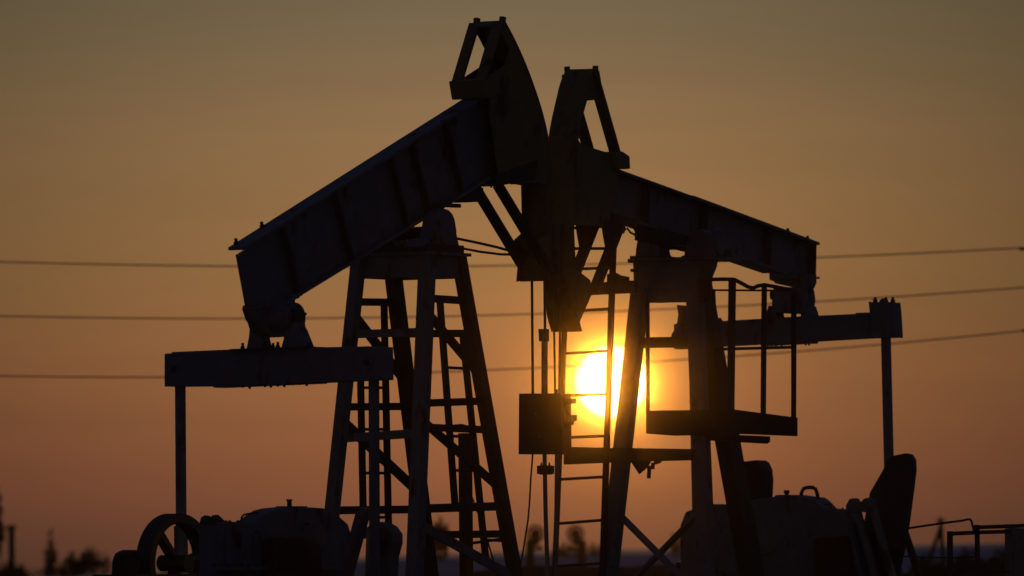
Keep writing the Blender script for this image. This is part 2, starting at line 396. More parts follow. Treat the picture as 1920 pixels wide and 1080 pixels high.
# --- horsehead
arcL = [(945, 38), (965, 75), (985, 120), (1000, 160), (1015, 205), (1027, 255), (1033, 300), (1036, 350), (1036, 400), (1033, 440), (1028, 490), (1022, 527)]
rearL = [(1013, 527), (1016, 495), (1005, 458), (1024, 437), (1022, 346), (1000, 342), (960, 346), (935, 335), (920, 230), (915, 143), (947, 122), (955, 92), (945, 72), (930, 46)]
HT = .14
def head_parts(arc, rear, vplane, bars_px, bar_v, struts_px, strut_v, block_px, block_v, root, tagged):
    A = [V((p.x, 0, p.z)) for p in F.pv(arc, vplane)]
    B = [V((p.x, 0, p.z)) for p in F.pv(rear, vplane)]
    # arc cover: the curved face the ropes lie on
    mb = MB(); n = len(A)
    def smooth(P, k):
        for _ in range(k):
            Q = [P[0]]
            for a, b in zip(P, P[1:]): Q += [a * .75 + b * .25, a * .25 + b * .75]
            P = Q + [P[-1]]
        return P
    S = smooth(A, 2)
    cov = []
    for i, p in enumerate(S):
        d = (S[min(i + 1, len(S) - 1)] - S[max(i - 1, 0)]).normalized()
        nrm = V((d.z, 0, -d.x)); nrm = nrm if nrm.x > 0 else -nrm
        cov.append((p, p - nrm * .025))
    rows = [[mb.bm.verts.new((q.x, vv, q.z)) for q, vv in ((a, -HT - .012), (a, HT + .012), (b, HT + .012), (b, -HT - .012))] for a, b in cov]
    for r0, r1 in zip(rows, rows[1:]):
        for k in range(4): mb.bm.faces.new((r0[k], r0[(k + 1) % 4], r1[(k + 1) % 4], r1[k]))
    mb.bm.faces.new(rows[0]); mb.bm.faces.new(rows[-1][::-1])
    hd = mb.build('horsehead', OLIVE, root)
    for vv in (-HT, HT):
        poly = [V((b.x, vv, b.z)) for a, b in cov] + [V((p.x, vv, p.z)) for p in B]
        MB().prism(poly, (0, .016, 0)).build('side_plate', OLIVE, hd)
        a, b = F.v(*bars_px[0], bar_v), F.v(*bars_px[1], bar_v)
        MB().bar((a.x, vv, a.z), (b.x, vv, b.z), .03, .115, (0, 1, 0)).build('back_bar', OLIVE, hd)
        a, b = F.v(*struts_px[0], strut_v), F.v(*struts_px[1], strut_v)
        MB().bar((a.x, vv, a.z), (b.x, vv, b.z), .04, .11, (0, 1, 0)).build('strut', DARK, hd)
        t = F.v(*arc[0], vplane)
        MB().bar((t.x - .05, vv * 1.08, t.z - .06), (t.x - .035, vv * 1.10, t.z + .03), .05, .045, (0, 1, 0)).build('lug', OLIVE, hd)
    P = [V((p.x, 0, p.z)) for p in F.pv(block_px, block_v)]
    MB().prism(P, (0, .40, 0)).build('cross_beam', OLIVE, hd, bevel=.012)
    a, b = V((A[0].x, 0, A[0].z)), V((B[-1].x, 0, B[-1].z))
    MB().bar(a + V((0, 0, -.02)), b + V((0, 0, -.01)), HT * 2, .03, (0, 0, 1)).build('top_plate', PAINT, hd)
    return hd, A
hd, AL = head_parts(arcL, rearL, -HT, ((890, 44), (856, 158)), HT, ((890, 350), (990, 515)), HT, ((850, 152), (872, 148), (880, 168), (878, 186), (856, 187)), HT, LP, True)
# cross plate under the beam end
MB().prism([V((p.x, 0, p.z)) for p in F.pv(((905, 330), (985, 300), (980, 338), (907, 350)), 0)], (0, .30, 0)).build('cross_plate', DARK, hd)
for px_, py_ in ((903, 356), (921, 346)):
    p = F.v(px_, py_, .10); MB().nut(p + V((0, 0, .02)), p + V((0, 0, -.03)), .018).build('bolt', DARK, hd)
MB().prism([V((p.x, 0, p.z)) for p in F.pv(((963, 452), (979, 437), (987, 445), (985, 525), (979, 525), (975, 485)), HT)], (0, .30, 0)).build('gusset', OLIVE, hd)
# slack wires from the bearing to the head
MB().tube(F.pv(((856, 447), (890, 454), (930, 463), (962, 472), (985, 476)), 0), .013).build('wire', ROPE, LP)
MB().tube(F.pv(((868, 466), (900, 472), (940, 477), (975, 477), (990, 476)), 0), .012).build('wire', ROPE, LP)

# --- ropes, carrier and rod at the well
uf = max(p.x for p in AL) + .012
def rope(px0, px1, vv_u, y0, y1, r, root, name='rope'):
    return MB().tube([F.u(px0, y0, vv_u), F.u((px0 + px1) / 2, (y0 + y1) / 2, vv_u), F.u(px1, y1, vv_u)], r, 8).build(name, ROPE, root)
rope(996, 999, uf, 330, 745, .013, LP)
rope(1019, 1022, uf, 330, 620, .013, LP)
mb = MB().prism(F.pu(((982, 738), (1062, 738), (1063, 852), (981, 852)), uf), (.16, 0, 0))
car = mb.build('carrier_bar', DARK, LP, bevel=.008)
MB().prism(F.pu(((1060, 747), (1076, 747), (1077, 757), (1060, 757)), uf), (.08, 0, 0)).build('clamp', DARK, car)
MB().prism(F.pu(((1060, 778), (1077, 778), (1077, 789), (1072, 790), (1071, 797), (1060, 795)), uf), (.08, 0, 0)).build('clamp', DARK, car)
MB().prism(F.pu(((1060, 764), (1066, 764), (1067, 800), (1060, 800)), uf), (.08, 0, 0)).build('clamp', DARK, car)
MB().prism(F.pu(((988, 746), (1054, 746), (1055, 845), (987, 845)), uf - .085), (.012, 0, 0)).build('cover_plate', DARK, car)
for y_ in (760, 830): MB().cyl(F.u(986, y_ - 6, uf - .09), F.u(986, y_ + 6, uf - .09), .012, n=8).build('hinge', DARK, car)
for x_, y_ in ((1004, 776), (1011, 819)):
    MB().cyl(F.u(x_, y_, uf - .10), F.u(x_, y_, uf - .07), .012, n=8).build('bolt', PALE, car)
rod = MB().cyl(F.u(1021, 617, uf), F.u(1021, 742, uf), .031, n=14).build('polished_rod', PAINT, LP)
MB().prism(F.pu(((1013, 617), (1026, 617), (1026, 640), (1014, 640)), uf), (.06, 0, 0)).build('rod_cap', DARK, rod)
MB().tube([F.u(1021, 850, uf), F.u(1023, 960, uf), F.u(1028, 1120, uf), F.u(1029, 1230, uf)], .021, 12).build('lower_rod', PAINT, rod)
mb = MB().prism(F.pu(((1012, 873), (1034, 873), (1034, 888), (1028, 890), (1018, 890), (1012, 888)), uf), (.09, 0, 0))
cl = mb.build('rod_clamp', DARK, rod)
for x_ in (1015, 1030): MB().nut(F.u(x_, 876, uf), F.u(x_, 867, uf), .012).build('bolt', DARK, cl)
MB().tube(F.pu(((999, 850), (995, 900), (993, 940), (990, 975), (983, 1020), (976, 1060), (968, 1110)), uf), .0085).build('signal_cable', ROPE, car)
# stuffing box and casing head below the rod
c0 = F.u(1029, 1225, uf)
well = empty('wellhead', Matrix.Rotation(PHI, 3, 'Z') @ V((c0.x, c0.y, 0)) + FL.loc)
tag(well, 'steel wellhead and stuffing box under the rod of the steeper pump jack', 'wellhead')
MB().cyl((0, 0, -.05), (0, 0, .5), .11).build('casing', DARK, well)
MB().cyl((0, 0, .5), (0, 0, .58), .2).build('flange', DARK, well)
MB().cyl((0, 0, .58), (0, 0, c0.z + .02), .06).build('stuffing_box', PAINT, well)

# --- equalizer beam on the tail, with its bearing
q = F.v(507, 600, 0)
ue = q.x
FU = ue - .10
mb = MB().prism(F.pu(((308, 663), (455, 656), (712, 650), (713, 712), (600, 717), (480, 723), (308, 725)), FU), (.20, 0, 0), False)
eq = mb.build('equalizer', PAINT, LP, bevel=.006)
mb = MB().prism(F.pu(((322, 660), (460, 654), (700, 649), (700, 655), (460, 660), (322, 667)), FU + .02), (.16, 0, 0), False); mb.build('top_plate', PAINT, eq)
MB().prism(F.pu(((400, 720), (590, 713), (590, 719), (400, 727)), FU + .01), (.18, 0, 0), False).build('bottom_plate', PAINT, eq)
for x_, y_ in ((328, 693), (690, 680)):
    p = F.u(x_, y_, FU); e_ = MB().cyl(p - V((.012, 0, 0)), p + V((.02, 0, 0)), .062, n=24).build('pin_boss', PAINT, eq)
    MB().cyl(p - V((.035, 0, 0)), p, .028, n=16).build('pin', DARK, e_)
for x_, y0, y1 in ((455, 657, 643), (497, 654, 642), (512, 654, 643), (521, 653, 641), (580, 652, 641)):
    MB().nut(F.u(x_, y0 + 3, ue - .05), F.u(x_, y1, ue - .05), .022).build('bolt', DARK, eq)
for x_, y0, y1 in ((455, 719, 726), (468, 718, 728), (497, 717, 725), (508, 717, 726), (521, 716, 724), (533, 716, 725), (563, 715, 721), (575, 714, 723)):
    MB().nut(F.u(x_, y0 - 2, ue - .05), F.u(x_, y1 + 1, ue - .05), .02).build('bolt', DARK, eq)
MB().prism(F.pu(((450, 655), (590, 650), (590, 654), (450, 660)), ue), (.3, 0, 0)).build('bearing_foot', DARK, eq)
eb = MB().prism([V((p.x, 0, p.z)) for p in F.pv(((462, 576), (545, 556), (543, 575), (541, 600), (537, 622), (525, 632), (505, 633), (490, 628), (478, 612), (470, 600)), 0)], (0, .14, 0)).build('equalizer_bearing', PAINT, LP, bevel=.02)
p = F.v(553, 596, -.27)
MB().cyl(p + V((0, .44, 0)), p + V((0, .05, 0)), .155, n=36).build('bearing_housing', PAINT, eb, bevel=.015)
MB().cyl(p + V((0, .06, 0)), p - V((0, .02, 0)), .14, n=32).build('bearing_cap', PAINT, eb, bevel=.012)
MB().cyl(p - V((0, .02, 0)), p - V((0, .05, 0)), .075, n=24).build('bearing_cap', DARK, eb)
for k in range(6):
    a = R(60 * k + 20); q_ = p + V((math.cos(a) * .108, -.02, math.sin(a) * .108)); MB().cyl(q_, q_ - V((0, .025, 0)), .016, n=6).build('bolt', DARK, eb)
p2 = F.v(545, 571, -.16); MB().cyl(p2, p2 + V((0, .10, 0)), .035, n=14).build('grease_cap', DARK, eb)
for pts, c in ((((470, 657), (475, 632), (477, 610), (497, 612), (498, 636), (503, 655)), ue), (((535, 655), (541, 632), (546, 605), (560, 605), (568, 618), (582, 653)), ue)):
    MB().prism(F.pu(pts, c), (.14, 0, 0)).build('bearing_leg', PAINT, eb, bevel=.008)

# --- pitman arms down to the cranks
vl_, vr_ = F.u(338, 720, ue).y, F.u(701, 712, ue).y
ptop = F.u(338, 722, ue); pbot = F.u(341, 1160, ue)
for x0, y0, x1, y1 in ((338, 716, 341, 1170), (701, 708, 703, 1170)):
    a, b = F.u(x0, y0, ue), F.u(x1, y1, ue)
    MB().bar(a, b, .075, .065, (1, 0, 0)).build('pitman_arm', PAINT, LP)
    if x0 < 400: MB().bar(F.u(339, 986, ue - .03), F.u(341, 1170, ue - .03), .05, .14, (1, 0, 0)).build('pitman_fork', PAINT, LP)
    vv = a.y
    s_ = 1 if vv > 0 else -1
MB().bar(F.u(686, 952, ue + .05), F.u(640, 1120, ue + .05), .05, .12, (1, 0, 0)).build('crank_arm', PALE, LP)
MB().bar(F.u(676, 962, ue + .02), F.u(634, 1120, ue + .02), .06, .07, (1, 0, 0)).build('crank_arm', PAINT, LP)
cw = MB().prism(F.pu(((694, 990), (706, 978), (726, 980), (738, 987), (748, 1001), (748, 1018), (741, 1045), (737, 1120), (690, 1120)), ue + .25), (.14, 0, 0)).build('counterweight', PAINT, LP, bevel=.02)
MB().prism(F.pu(((699, 1000), (716, 990), (722, 1010), (716, 1040), (699, 1040)), ue + .10), (.06, 0, 0)).build('weight_bolt_plate', RED, cw)

# --- gearbox, brake wheel, motor, guard, base frame
gb = MB().prism(F.pv(((391, 987), (391, 979), (462, 978), (478, 966), (492, 957), (508, 953), (530, 951), (545, 950), (590, 953), (604, 957), (618, 968), (634, 982), (640, 1000), (650, 1110), (391, 1110)), -.30), (0, .24, 0)).build('gearbox', PAINT, LP, bevel=.02)
MB().prism(F.pv(((530, 953), (530, 949), (562, 949), (568, 955)), -.30), (0, .16, 0)).build('inspection_cover', PAINT, gb)
mb = MB().cyl(F.v(543, 950, -.3), F.v(542.5, 941, -.3), .022, n=12); mb.cyl(F.v(542.5, 942, -.3), F.v(542.5, 936, -.3), .020, .030, n=12)
mb.build('breather', DARK, gb)
for pts in (((375, 982), (378, 970), (384, 966), (392, 967), (401, 974), (402, 984)), ((397, 982), (398, 966), (408, 965), (420, 976), (421, 984))):
    MB().prism(F.pv(pts, -.36), (0, .03, 0)).build('bearing_cap', DARK, gb, bevel=.01)
for x_ in (424, 431, 446): MB().nut(F.v(x_, 981, -.4), F.v(x_, 975.5, -.4), .02).build('bolt', DARK, gb)
MB().tube(F.pv(((452, 978), (453, 970), (457, 965), (466, 963), (484, 962)), -.40), .0085).build('oil_pipe', DARK, gb)
MB().cyl(F.v(480, 1004, -.43), F.v(480, 1004, -.30), .05, n=18).build('bearing_cover', DARK, gb)
MB().cyl(F.v(580, 1010, -.46), F.v(580, 1010, -.30), .17, n=30).build('shaft_cover', PAINT, gb, bevel=.015)
MB().prism(F.pv(((505, 1012), (515, 1008), (560, 1008), (592, 1022), (596, 1130), (505, 1130)), -.52), (0, .14, 0)).build('belt_guard', RED, LP, bevel=.02)
for x_ in (399, 425, 452, 478):
    MB().prism(F.pv(((x_ - 3, 1000), (x_ + 3, 1000), (x_ + 4, 1060), (x_ - 4, 1060)), -.43), (0, .05, 0)).build('rib', PAINT, gb)
MB().prism(F.pv(((392, 1062), (640, 1060), (640, 1068), (392, 1070)), -.44), (0, .09, 0)).build('casing_flange', PAINT, gb)
for k in range(9): MB().nut(F.v(402 + 13 * k, 1062, -.46), F.v(402 + 13 * k, 1056, -.46), .016).build('bolt', DARK, gb)
for k in range(10):
    a = R(36 * k); cc = F.v(580, 1010, -.46)
    MB().cyl(cc + V((math.cos(a) * .14, -.02, math.sin(a) * .14)), cc + V((math.cos(a) * .14, .01, math.sin(a) * .14)), .014, n=6).build('bolt', DARK, gb)
for y_ in (1022, 1032, 1042, 1052, 1062):
    MB().prism(F.pv(((518, y_), (586, y_ + 1), (586, y_ + 4), (518, y_ + 3)), -.60), (0, .02, 0)).build('louvre', RED, LP)
wc = F.v(338, 1056, .42)
wh = MB().rim(wc + V((0, .07, 0)), (0, 1, 0), .45, .365, .17, 56).build('brake_wheel', DARK, LP, bevel=.008)
for k in range(3):
    a = R(120 * k + 133); d = V((math.cos(a), 0, math.sin(a)))
    MB().bar(wc + V((0, .05, 0)) + d * .05, wc + V((0, .05, 0)) + d * .38, .05, .10, (0, 1, 0)).build('spoke', DARK, wh)
MB().cyl(wc - V((0, .10, 0)), wc + V((0, .22, 0)), .075, n=22).build('hub', DARK, wh)
mt = MB().prism(F.pv(((217, 1090), (219, 1052), (224, 1036), (236, 1031), (252, 1031), (263, 1040), (266, 1090)), .70), (0, .14, 0)).build('motor', DARK, LP, bevel=.03)
for y_ in (1040, 1047, 1054, 1061, 1068):
    MB().prism(F.pv(((222, y_), (262, y_), (262, y_ + 2.5), (222, y_ + 2.5)), .60), (0, .06, 0)).build('cooling_fin', DARK, mt)
MB().cyl(F.v(240, 1062, .56), F.v(240, 1062, .64), .11, n=24).build('motor_pulley', DARK, mt)
base = MB()
for vv in (-.5, .5): base.bar(V((-3.0, vv, 1.18)), V((1.6, vv, 1.18)), .14, .26, (0, 0, 1))
for uu in (-2.9, -2.0, -1.0, 0, 1.5): base.bar(V((uu, -.43, 1.18)), V((uu, .43, 1.18)), .12, .2, (0, 0, 1))
bs = base.build('base_frame', PAINT, LP)
MB().prism(F.pv(((214, 1077), (335, 1075), (337, 1110), (214, 1112)), .60), (0, .5, 0)).build('motor_bed', DARK, bs)
for uu in (-2.4, -.9, .8): MB().box((uu, 0, .52), (.7, 1.5, 1.05)).build('footing', CONC, bs)

# ------------------------------------------------------------------ right pumping unit
PHR = R(248)
FR = Frame((at(1270, 490, 78).x, 78, 0), PHR)
F = FR
RP = empty('pump_jack', FR.loc, PHR)
tag(RP, 'farther pump jack on the right with a ladder, railed platform and gently sloping beam', 'pump jack', 'pump jacks at the two wells')
# --- tower: head cap, two front legs and one stout rear leg
def seg(F, a, b, ca, cb, zlow=.95):
    p, q = F.u(*a, ca), F.u(*b, cb); return p, ext(p, q, zlow)
zt = F.u(1270, 486, .2).z
mb = MB().prism(F.pu(((1188, 488), (1345, 488), (1343, 500), (1335, 520), (1332, 566), (1215, 568), (1190, 545)), .30), (.04, 0, 0))
mb.prism(F.pu(((1190, 488), (1343, 488), (1322, 530), (1316, 566), (1230, 568), (1200, 545)), -.25), (.04, 0, 0))
tower = mb.build('tower', PAINT, RP)
MB().prism([V((.38, F.u(1182, 488, .38).y, zt)), V((.38, F.u(1349, 488, .38).y, zt)), V((-.32, F.u(1349, 488, .38).y, zt)), V((-.32, F.u(1182, 488, .38).y, zt))], (0, 0, .03)).build('top_plate', PAINT, tower)
E0, E1 = seg(F, (1201, 540), (1141, 1080), .30, .62)
F0, F1 = seg(F, (1303, 540), (1325, 1080), .30, .62)
G0, G1 = seg(F, (1309, 520), (1410, 1080), -.25, -1.45)
MB().bar(E0, E1, .17, .15, (0, 1, 0)).build('leg', PAINT, tower)
MB().bar(F0, F1, .16, .15, (0, 1, 0)).build('leg', PAINT, tower)
MB().bar(G0, G1, .31, .16, (0, 1, 0)).build('leg', DARK, tower)
def lp(p, q, y):
    lo, hi = 0.0, 1.0
    for _ in range(40):
        t = (lo + hi) / 2; s = p + (q - p) * t
        c = Matrix.Rotation(-PITCH, 3, 'X') @ (Matrix.Rotation(F.rz, 3, 'Z') @ s + F.loc - EYE)
        if 540 - c.z / c.y * FPX < y: lo = t
        else: hi = t
    return s
MB().bar(lp(E0, E1, 643), lp(F0, F1, 641), .08, .11).build('crossbar', DARK, tower)
MB().bar(lp(E0, E1, 958), lp(F0, F1, 1132), .03, .175, (1, 0, 0)).build('brace', PAINT, tower)
MB().bar(lp(E0, E1, 1142), lp(F0, F1, 953), .03, .165, (1, 0, 0)).build('brace', PAINT, tower)
MB().bar(lp(E0, E1, 1128) + V((0, -.1, 0)), lp(F0, F1, 1128) + V((0, .1, 0)), .1, .12).build('crossbar', PAINT, tower)
# ladder stand-offs
st = MB().prism(F.pu(((1060, 838), (1300, 842), (1300, 863), (1180, 866), (1060, 871)), .62), (.10, 0, 0)).build('ladder_bracket', DARK, tower)
MB().prism(F.pu(((1181, 862), (1222, 862), (1214, 876), (1199, 889)), .58), (.03, 0, 0)).build('gusset', DARK, st)
for pts in (((1215, 874), (1220, 873), (1219, 897), (1214, 897)), ((1222, 868), (1227, 867), (1226, 880), (1222, 880)), ((1227, 864), (1240, 864), (1238, 868), (1229, 871))):
    MB().prism(F.pu(pts, .58), (.04, 0, 0)).build('bolt', DARK, st)
st2 = MB().prism(F.pu(((1085, 532), (1192, 526), (1192, 549), (1112, 553), (1085, 555)), .55), (.10, 0, 0)).build('ladder_bracket', DARK, tower)
MB().prism(F.pu(((1140, 531), (1140, 514), (1156, 512), (1162, 516), (1178, 519), (1179, 531)), .55), (.06, 0, 0)).build('gusset', DARK, st2)
# ladder
UL = .72
mb = MB().bar(F.u(1066, 424, UL), F.u(1036, 1180, UL), .045, .05, (1, 0, 0))
lad = mb.build('ladder', DARK, RP)
MB().bar(F.u(1151, 440, UL), F.u(1126, 1180, UL), .055, .05, (1, 0, 0)).build('rail', DARK, lad)
for yl, yr in ((428, 424), (466, 466), (505, 502), (584, 579), (663, 658), (742, 739), (821, 817), (899, 894), (982, 975), (1062, 1056), (1140, 1134)):
    tt = (yl - 424) / 756
    MB().cyl(F.u(1066 - 30 * tt, yl, UL), F.u(1151 - 25 * tt, yr, UL), .0155, n=8).build('rung', DARK, lad)
for x_, y_ in ((1145, 477), (1146, 470)):
    pass
# hook and hanging wires near the tower head
MB().tube(F.pu(((1168, 424), (1172, 432), (1176, 428), (1182, 436), (1192, 441), (1198, 452), (1194, 475), (1190, 500)), .4), .012).build('wire', ROPE, RP)
MB().tube(F.pu(((1181, 424), (1189, 427), (1196, 440), (1200, 455)), .4), .016).build('wire', ROPE, RP)
MB().tube(F.pu(((1173, 426), (1169, 438)), .4), .008).build('wire', ROPE, RP)
MB().cyl(F.u(1178, 489, .36), F.u(1195, 489, .36), .022, n=10).build('bolt', DARK, tower)
MB().cyl(F.u(1183, 507, .36), F.u(1195, 507, .36), .018, n=10).build('bolt', DARK, tower)
# small platform with its railing
UP = .55
deck = MB().prism(F.pu(((1213, 770), (1378, 768), (1494, 783), (1494, 818), (1392, 814), (1265, 817), (1213, 813)), UP), (.05, 0, 0)).build('platform', DARK, RP)
zz = F.u(1213, 800, UP).z
MB().prism([V((UP - .03, F.u(1214, 800, UP).y, zz)), V((UP - .03, F.u(1493, 800, UP).y, zz)), V((-.6, F.u(1484, 800, -.6).y, zz)), V((-.6, F.u(1225, 800, -.6).y, zz))], (0, 0, .04)).build('deck_plate', DARK, deck)
MB().prism(F.pu(((1310, 812), (1441, 818), (1441, 828), (1436, 832), (1380, 829), (1330, 826)), UP - .12), (.10, 0, 0)).build('support_beam', DARK, deck)
for (a, b, w) in (((1214, 567), (1215, 776), .035), ((1373, 525), (1370, 776), .062), ((1433, 535), (1431, 784), .045), ((1489, 545), (1488, 790), .042), ((1338, 545), (1340, 600), .03)):
    MB().bar(F.u(*a, UP), F.u(*b, UP), w, w, (1, 0, 0)).build('post', DARK, deck)
MB().tube(F.pu(((1330, 524), (1360, 523.5), (1377, 524), (1390, 531), (1403, 538), (1412, 540), (1422, 536), (1433, 534), (1450, 537), (1470, 541), (1491, 546)), UP), .021, 10).build('handrail', DARK, deck)
MB().bar(F.u(1336, 544, UP), F.u(1489, 545, UP), .02, .026, (1, 0, 0)).build('rail', DARK, deck)
MB().bar(F.u(1340, 655, UP), F.u(1490, 651, UP), .03, .04, (1, 0, 0)).build('rail', DARK, deck)
a, b = F.u(1489, 547, UP), F.u(1488, 790, UP); yb_ = F.u(1487, 700, -.55).y
for z_ in (a.z, F.u(1490, 651, UP).z):
    MB().bar((UP, a.y, z_), (-.55, yb_, z_), .026, .03).build('rail', DARK, deck)
MB().bar((-.55, yb_, a.z), (-.55, yb_, b.z), .03, .04, (1, 0, 0)).build('post', DARK, deck)

# --- walking beam
web = [(1110, 308), (1167, 332), (1527, 464), (1526, 505), (1525, 518), (1450, 512), (1345, 478), (1165, 418), (1120, 403)]
beam = MB().prism(F.pv(web, 0), (0, .03, 0)).build('walking_beam', PAINT, RP)
strip(((1110, 300), (1167, 322), (1300, 370)), .24, .026, 'flange', beam, .12)
strip(((1300, 369), (1357, 390), (1537, 457)), .24, .03, 'flange', beam, .12)
strip(((1120, 405), (1165, 419), (1345, 481), (1430, 510)), .24, .03, 'flange', beam, -.12)
strip(((1492, 519), (1537, 521)), .24, .022, 'flange', beam, .12)
for a, b in (((1310, 380), (1306, 462)), ((1430, 425), (1427, 500)), ((1200, 342), (1197, 425)), ((1513, 455), (1512, 516))):
    p, q = F.v(*a, 0), F.v(*b, 0)
    for s_ in (1, -1):
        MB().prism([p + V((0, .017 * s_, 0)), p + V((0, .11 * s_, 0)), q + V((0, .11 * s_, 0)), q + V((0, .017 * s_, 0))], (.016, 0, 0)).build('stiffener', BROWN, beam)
lifting_bolt(((1477, 438), (1477, 428)), .08, .026, beam)
lifting_bolt(((1514, 452), (1514, 442)), .08, .026, beam)
# --- saddle bearings
for x_, c, poly in ((1228, .05, ((1203, 486), (1201, 470), (1205, 445), (1214, 434), (1228, 428), (1244, 432), (1247, 470), (1250, 486))),
                    (1324, .0, ((1293, 486), (1293, 470), (1298, 448), (1310, 434), (1325, 430), (1340, 438), (1347, 462), (1349, 486)))):
    b_ = MB().prism(F.pu(poly, c), (.30, 0, 0)).build('saddle_bearing', PAINT, RP, bevel=.015)
    MB().prism(F.pu(((x_ - 34, 481), (x_ + 30, 481), (x_ + 30, 487), (x_ - 34, 487)), c), (.40, 0, 0)).build('bearing_foot', DARK, b_)
    MB().nut(F.u(x_ - 38 if x_ > 1300 else x_ + 26, 486, c), F.u(x_ - 38 if x_ > 1300 else x_ + 26, 474, c), .028).build('bolt', DARK, b_)
p = F.u(1324, 455, 0); MB().cyl(p - V((.0, .55, 0)), p + V((0, .12, 0)), .07, n=20).build('saddle_shaft', DARK, RP)
MB().cyl(p + V((.0, .1, 0)), p + V((0, .16, 0)), .14, n=26).build('bearing_cap', PAINT, RP)
MB().prism(F.pv(((1212, 425), (1350, 470), (1350, 484), (1330, 478), (1212, 450)), 0), (0, .26, 0)).build('beam_bracket', DARK, RP)
# --- horsehead
arcR = [(1063, 130), (1052, 155), (1045, 185), (1038, 215), (1031, 250), (1028, 290), (1025, 350), (1023, 420), (1022, 500), (1023, 550), (1027, 592), (1036, 622)]
rearR = [(1042, 622), (1037, 604), (1060, 552), (1057, 526), (1030, 505), (1026, 424), (1100, 424), (1108, 360), (1110, 300), (1092, 288), (1040, 272), (1035, 264), (1038, 236), (1051, 190), (1083, 187), (1074, 134)]
hd, AR = head_parts(arcR, rearR, -HT, ((1112, 140), (1155, 292)), HT, ((1163, 420), (1112, 550)), HT, ((1143, 286), (1158, 284), (1171, 293), (1172, 317), (1146, 318)), HT, RP, True)
MB().prism([V((p.x, 0, p.z)) for p in F.pv(((1080, 555), (1102, 560), (1088, 604), (1091, 622), (1086, 622)), HT)], (0, .27, 0)).build('gusset', OLIVE, hd)
for vv in (-HT, HT):
    MB().prism([V((p.x, vv, p.z)) for p in F.pv(((1128, 414), (1168, 414), (1166, 428), (1158, 443), (1152, 468), (1136, 464), (1131, 436)), HT)], (0, .02, 0)).build('hanger_plate', DARK, hd)
MB().prism([V((p.x, 0, p.z)) for p in F.pv(((1120, 400), (1168, 412), (1166, 424), (1120, 420)), 0)], (0, .32, 0)).build('cross_plate', DARK, hd)
uf = max(p.x for p in AR) + .012
rope(1036, 1041, uf, 420, 745, .012, RP)
rope(1053, 1048, uf, 420, 745, .012, RP)
c2 = MB().prism(F.pu(((1033, 741), (1056, 741), (1056, 772), (1033, 772)), uf), (.10, 0, 0)).build('carrier_bar', DARK, RP)
rod = MB().tube([F.u(1045, 730, uf), F.u(1044, 900, uf), F.u(1040, 1230, uf)], .022, 12).build('polished_rod', PAINT, RP)
c1 = F.u(1040, 1225, uf)
well = empty('wellhead', Matrix.Rotation(PHR, 3, 'Z') @ V((c1.x, c1.y, 0)) + FR.loc)
tag(well, 'steel wellhead and stuffing box under the rod of the pump jack with the ladder', 'wellhead')
MB().cyl((0, 0, -.05), (0, 0, .5), .11).build('casing', DARK, well)
MB().cyl((0, 0, .5), (0, 0, .58), .2).build('flange', DARK, well)
MB().cyl((0, 0, .58), (0, 0, c1.z + .02), .06).build('stuffing_box', PAINT, well)
# --- equalizer
ue = F.v(1486, 560, 0).x
eq = MB().prism(F.pu(((1270, 608), (1350, 603), (1480, 595), (1610, 589), (1660, 586), (1684, 585), (1685, 632), (1640, 634), (1480, 643), (1350, 650), (1270, 655)), ue), (.22, 0, 0)).build('equalizer', PAINT, RP, bevel=.006)
MB().prism(F.pu(((1610, 587), (1640, 586), (1640, 590), (1610, 592)), ue), (.20, 0, 0)).build('top_plate', PAINT, eq)
MB().prism(F.pu(((1430, 643), (1530, 638), (1528, 644), (1432, 649)), ue), (.18, 0, 0)).build('bottom_plate', PAINT, eq)
br = MB().prism(F.pu(((1636, 566), (1641, 567), (1681, 567), (1683, 584), (1686, 633), (1640, 634), (1638, 588)), ue + .02), (.27, 0, 0)).build('pitman_bracket', PAINT, eq, bevel=.006)
for x_ in (1641, 1661, 1674): MB().nut(F.u(x_, 568, ue + .05), F.u(x_, 557, ue + .05), .026).build('bolt', DARK, br)
MB().cyl(F.u(1657, 569, ue + .12), F.u(1657, 569, ue - .1), .055, n=20).build('bearing_cap', PAINT, br)
for x_, y0 in ((1350, 603), ): MB().nut(F.u(x_, y0 + 2, ue + .05), F.u(x_, y0 - 7, ue + .05), .03).build('bolt', DARK, eq)
for x_, y0, y1 in ((1455, 644, 650), (1466, 644, 650), (1511, 641, 648), (1517, 641, 648), (1448, 644, 649)):
    MB().nut(F.u(x_, y0 - 3, ue), F.u(x_, y1, ue), .018).build('bolt', DARK, eq)
# left end bracket of the equalizer, seen through the tower
lb = MB().prism(F.pu(((1300, 575), (1276, 572), (1279, 590), (1277, 605), (1274, 615), (1266, 628), (1266, 640), (1300, 640)), ue), (.24, 0, 0)).build('pitman_bracket', PAINT, eq)
up = MB().prism(F.pu(((1449, 506), (1524, 514), (1524, 530), (1518, 543), (1510, 543), (1460, 532), (1458, 528), (1450, 526)), ue), (.26, 0, 0)).build('beam_saddle', PAINT, RP, bevel=.01)
eb = MB().prism(F.pu(((1458, 541), (1470, 538), (1518, 541), (1521, 560), (1518, 588), (1510, 590), (1492, 588), (1478, 588), (1460, 587), (1455, 570)), ue), (.30, 0, 0)).build('equalizer_bearing', PAINT, RP, bevel=.012)
MB().cyl(F.u(1456, 552, ue), F.u(1462, 552, ue), .085, n=20).build('bearing_cap', DARK, eb)
MB().cyl(F.u(1454, 553, ue), F.u(1521, 551, ue), .065, n=24).build('bearing_housing', PAINT, eb, bevel=.008)
MB().cyl(F.u(1446, 553, ue), F.u(1456, 553, ue), .052, n=20).build('bearing_cap', DARK, eb)
MB().cyl(F.u(1510, 551, ue), F.u(1521, 551, ue), .07, n=20).build('bearing_cap', DARK, eb)
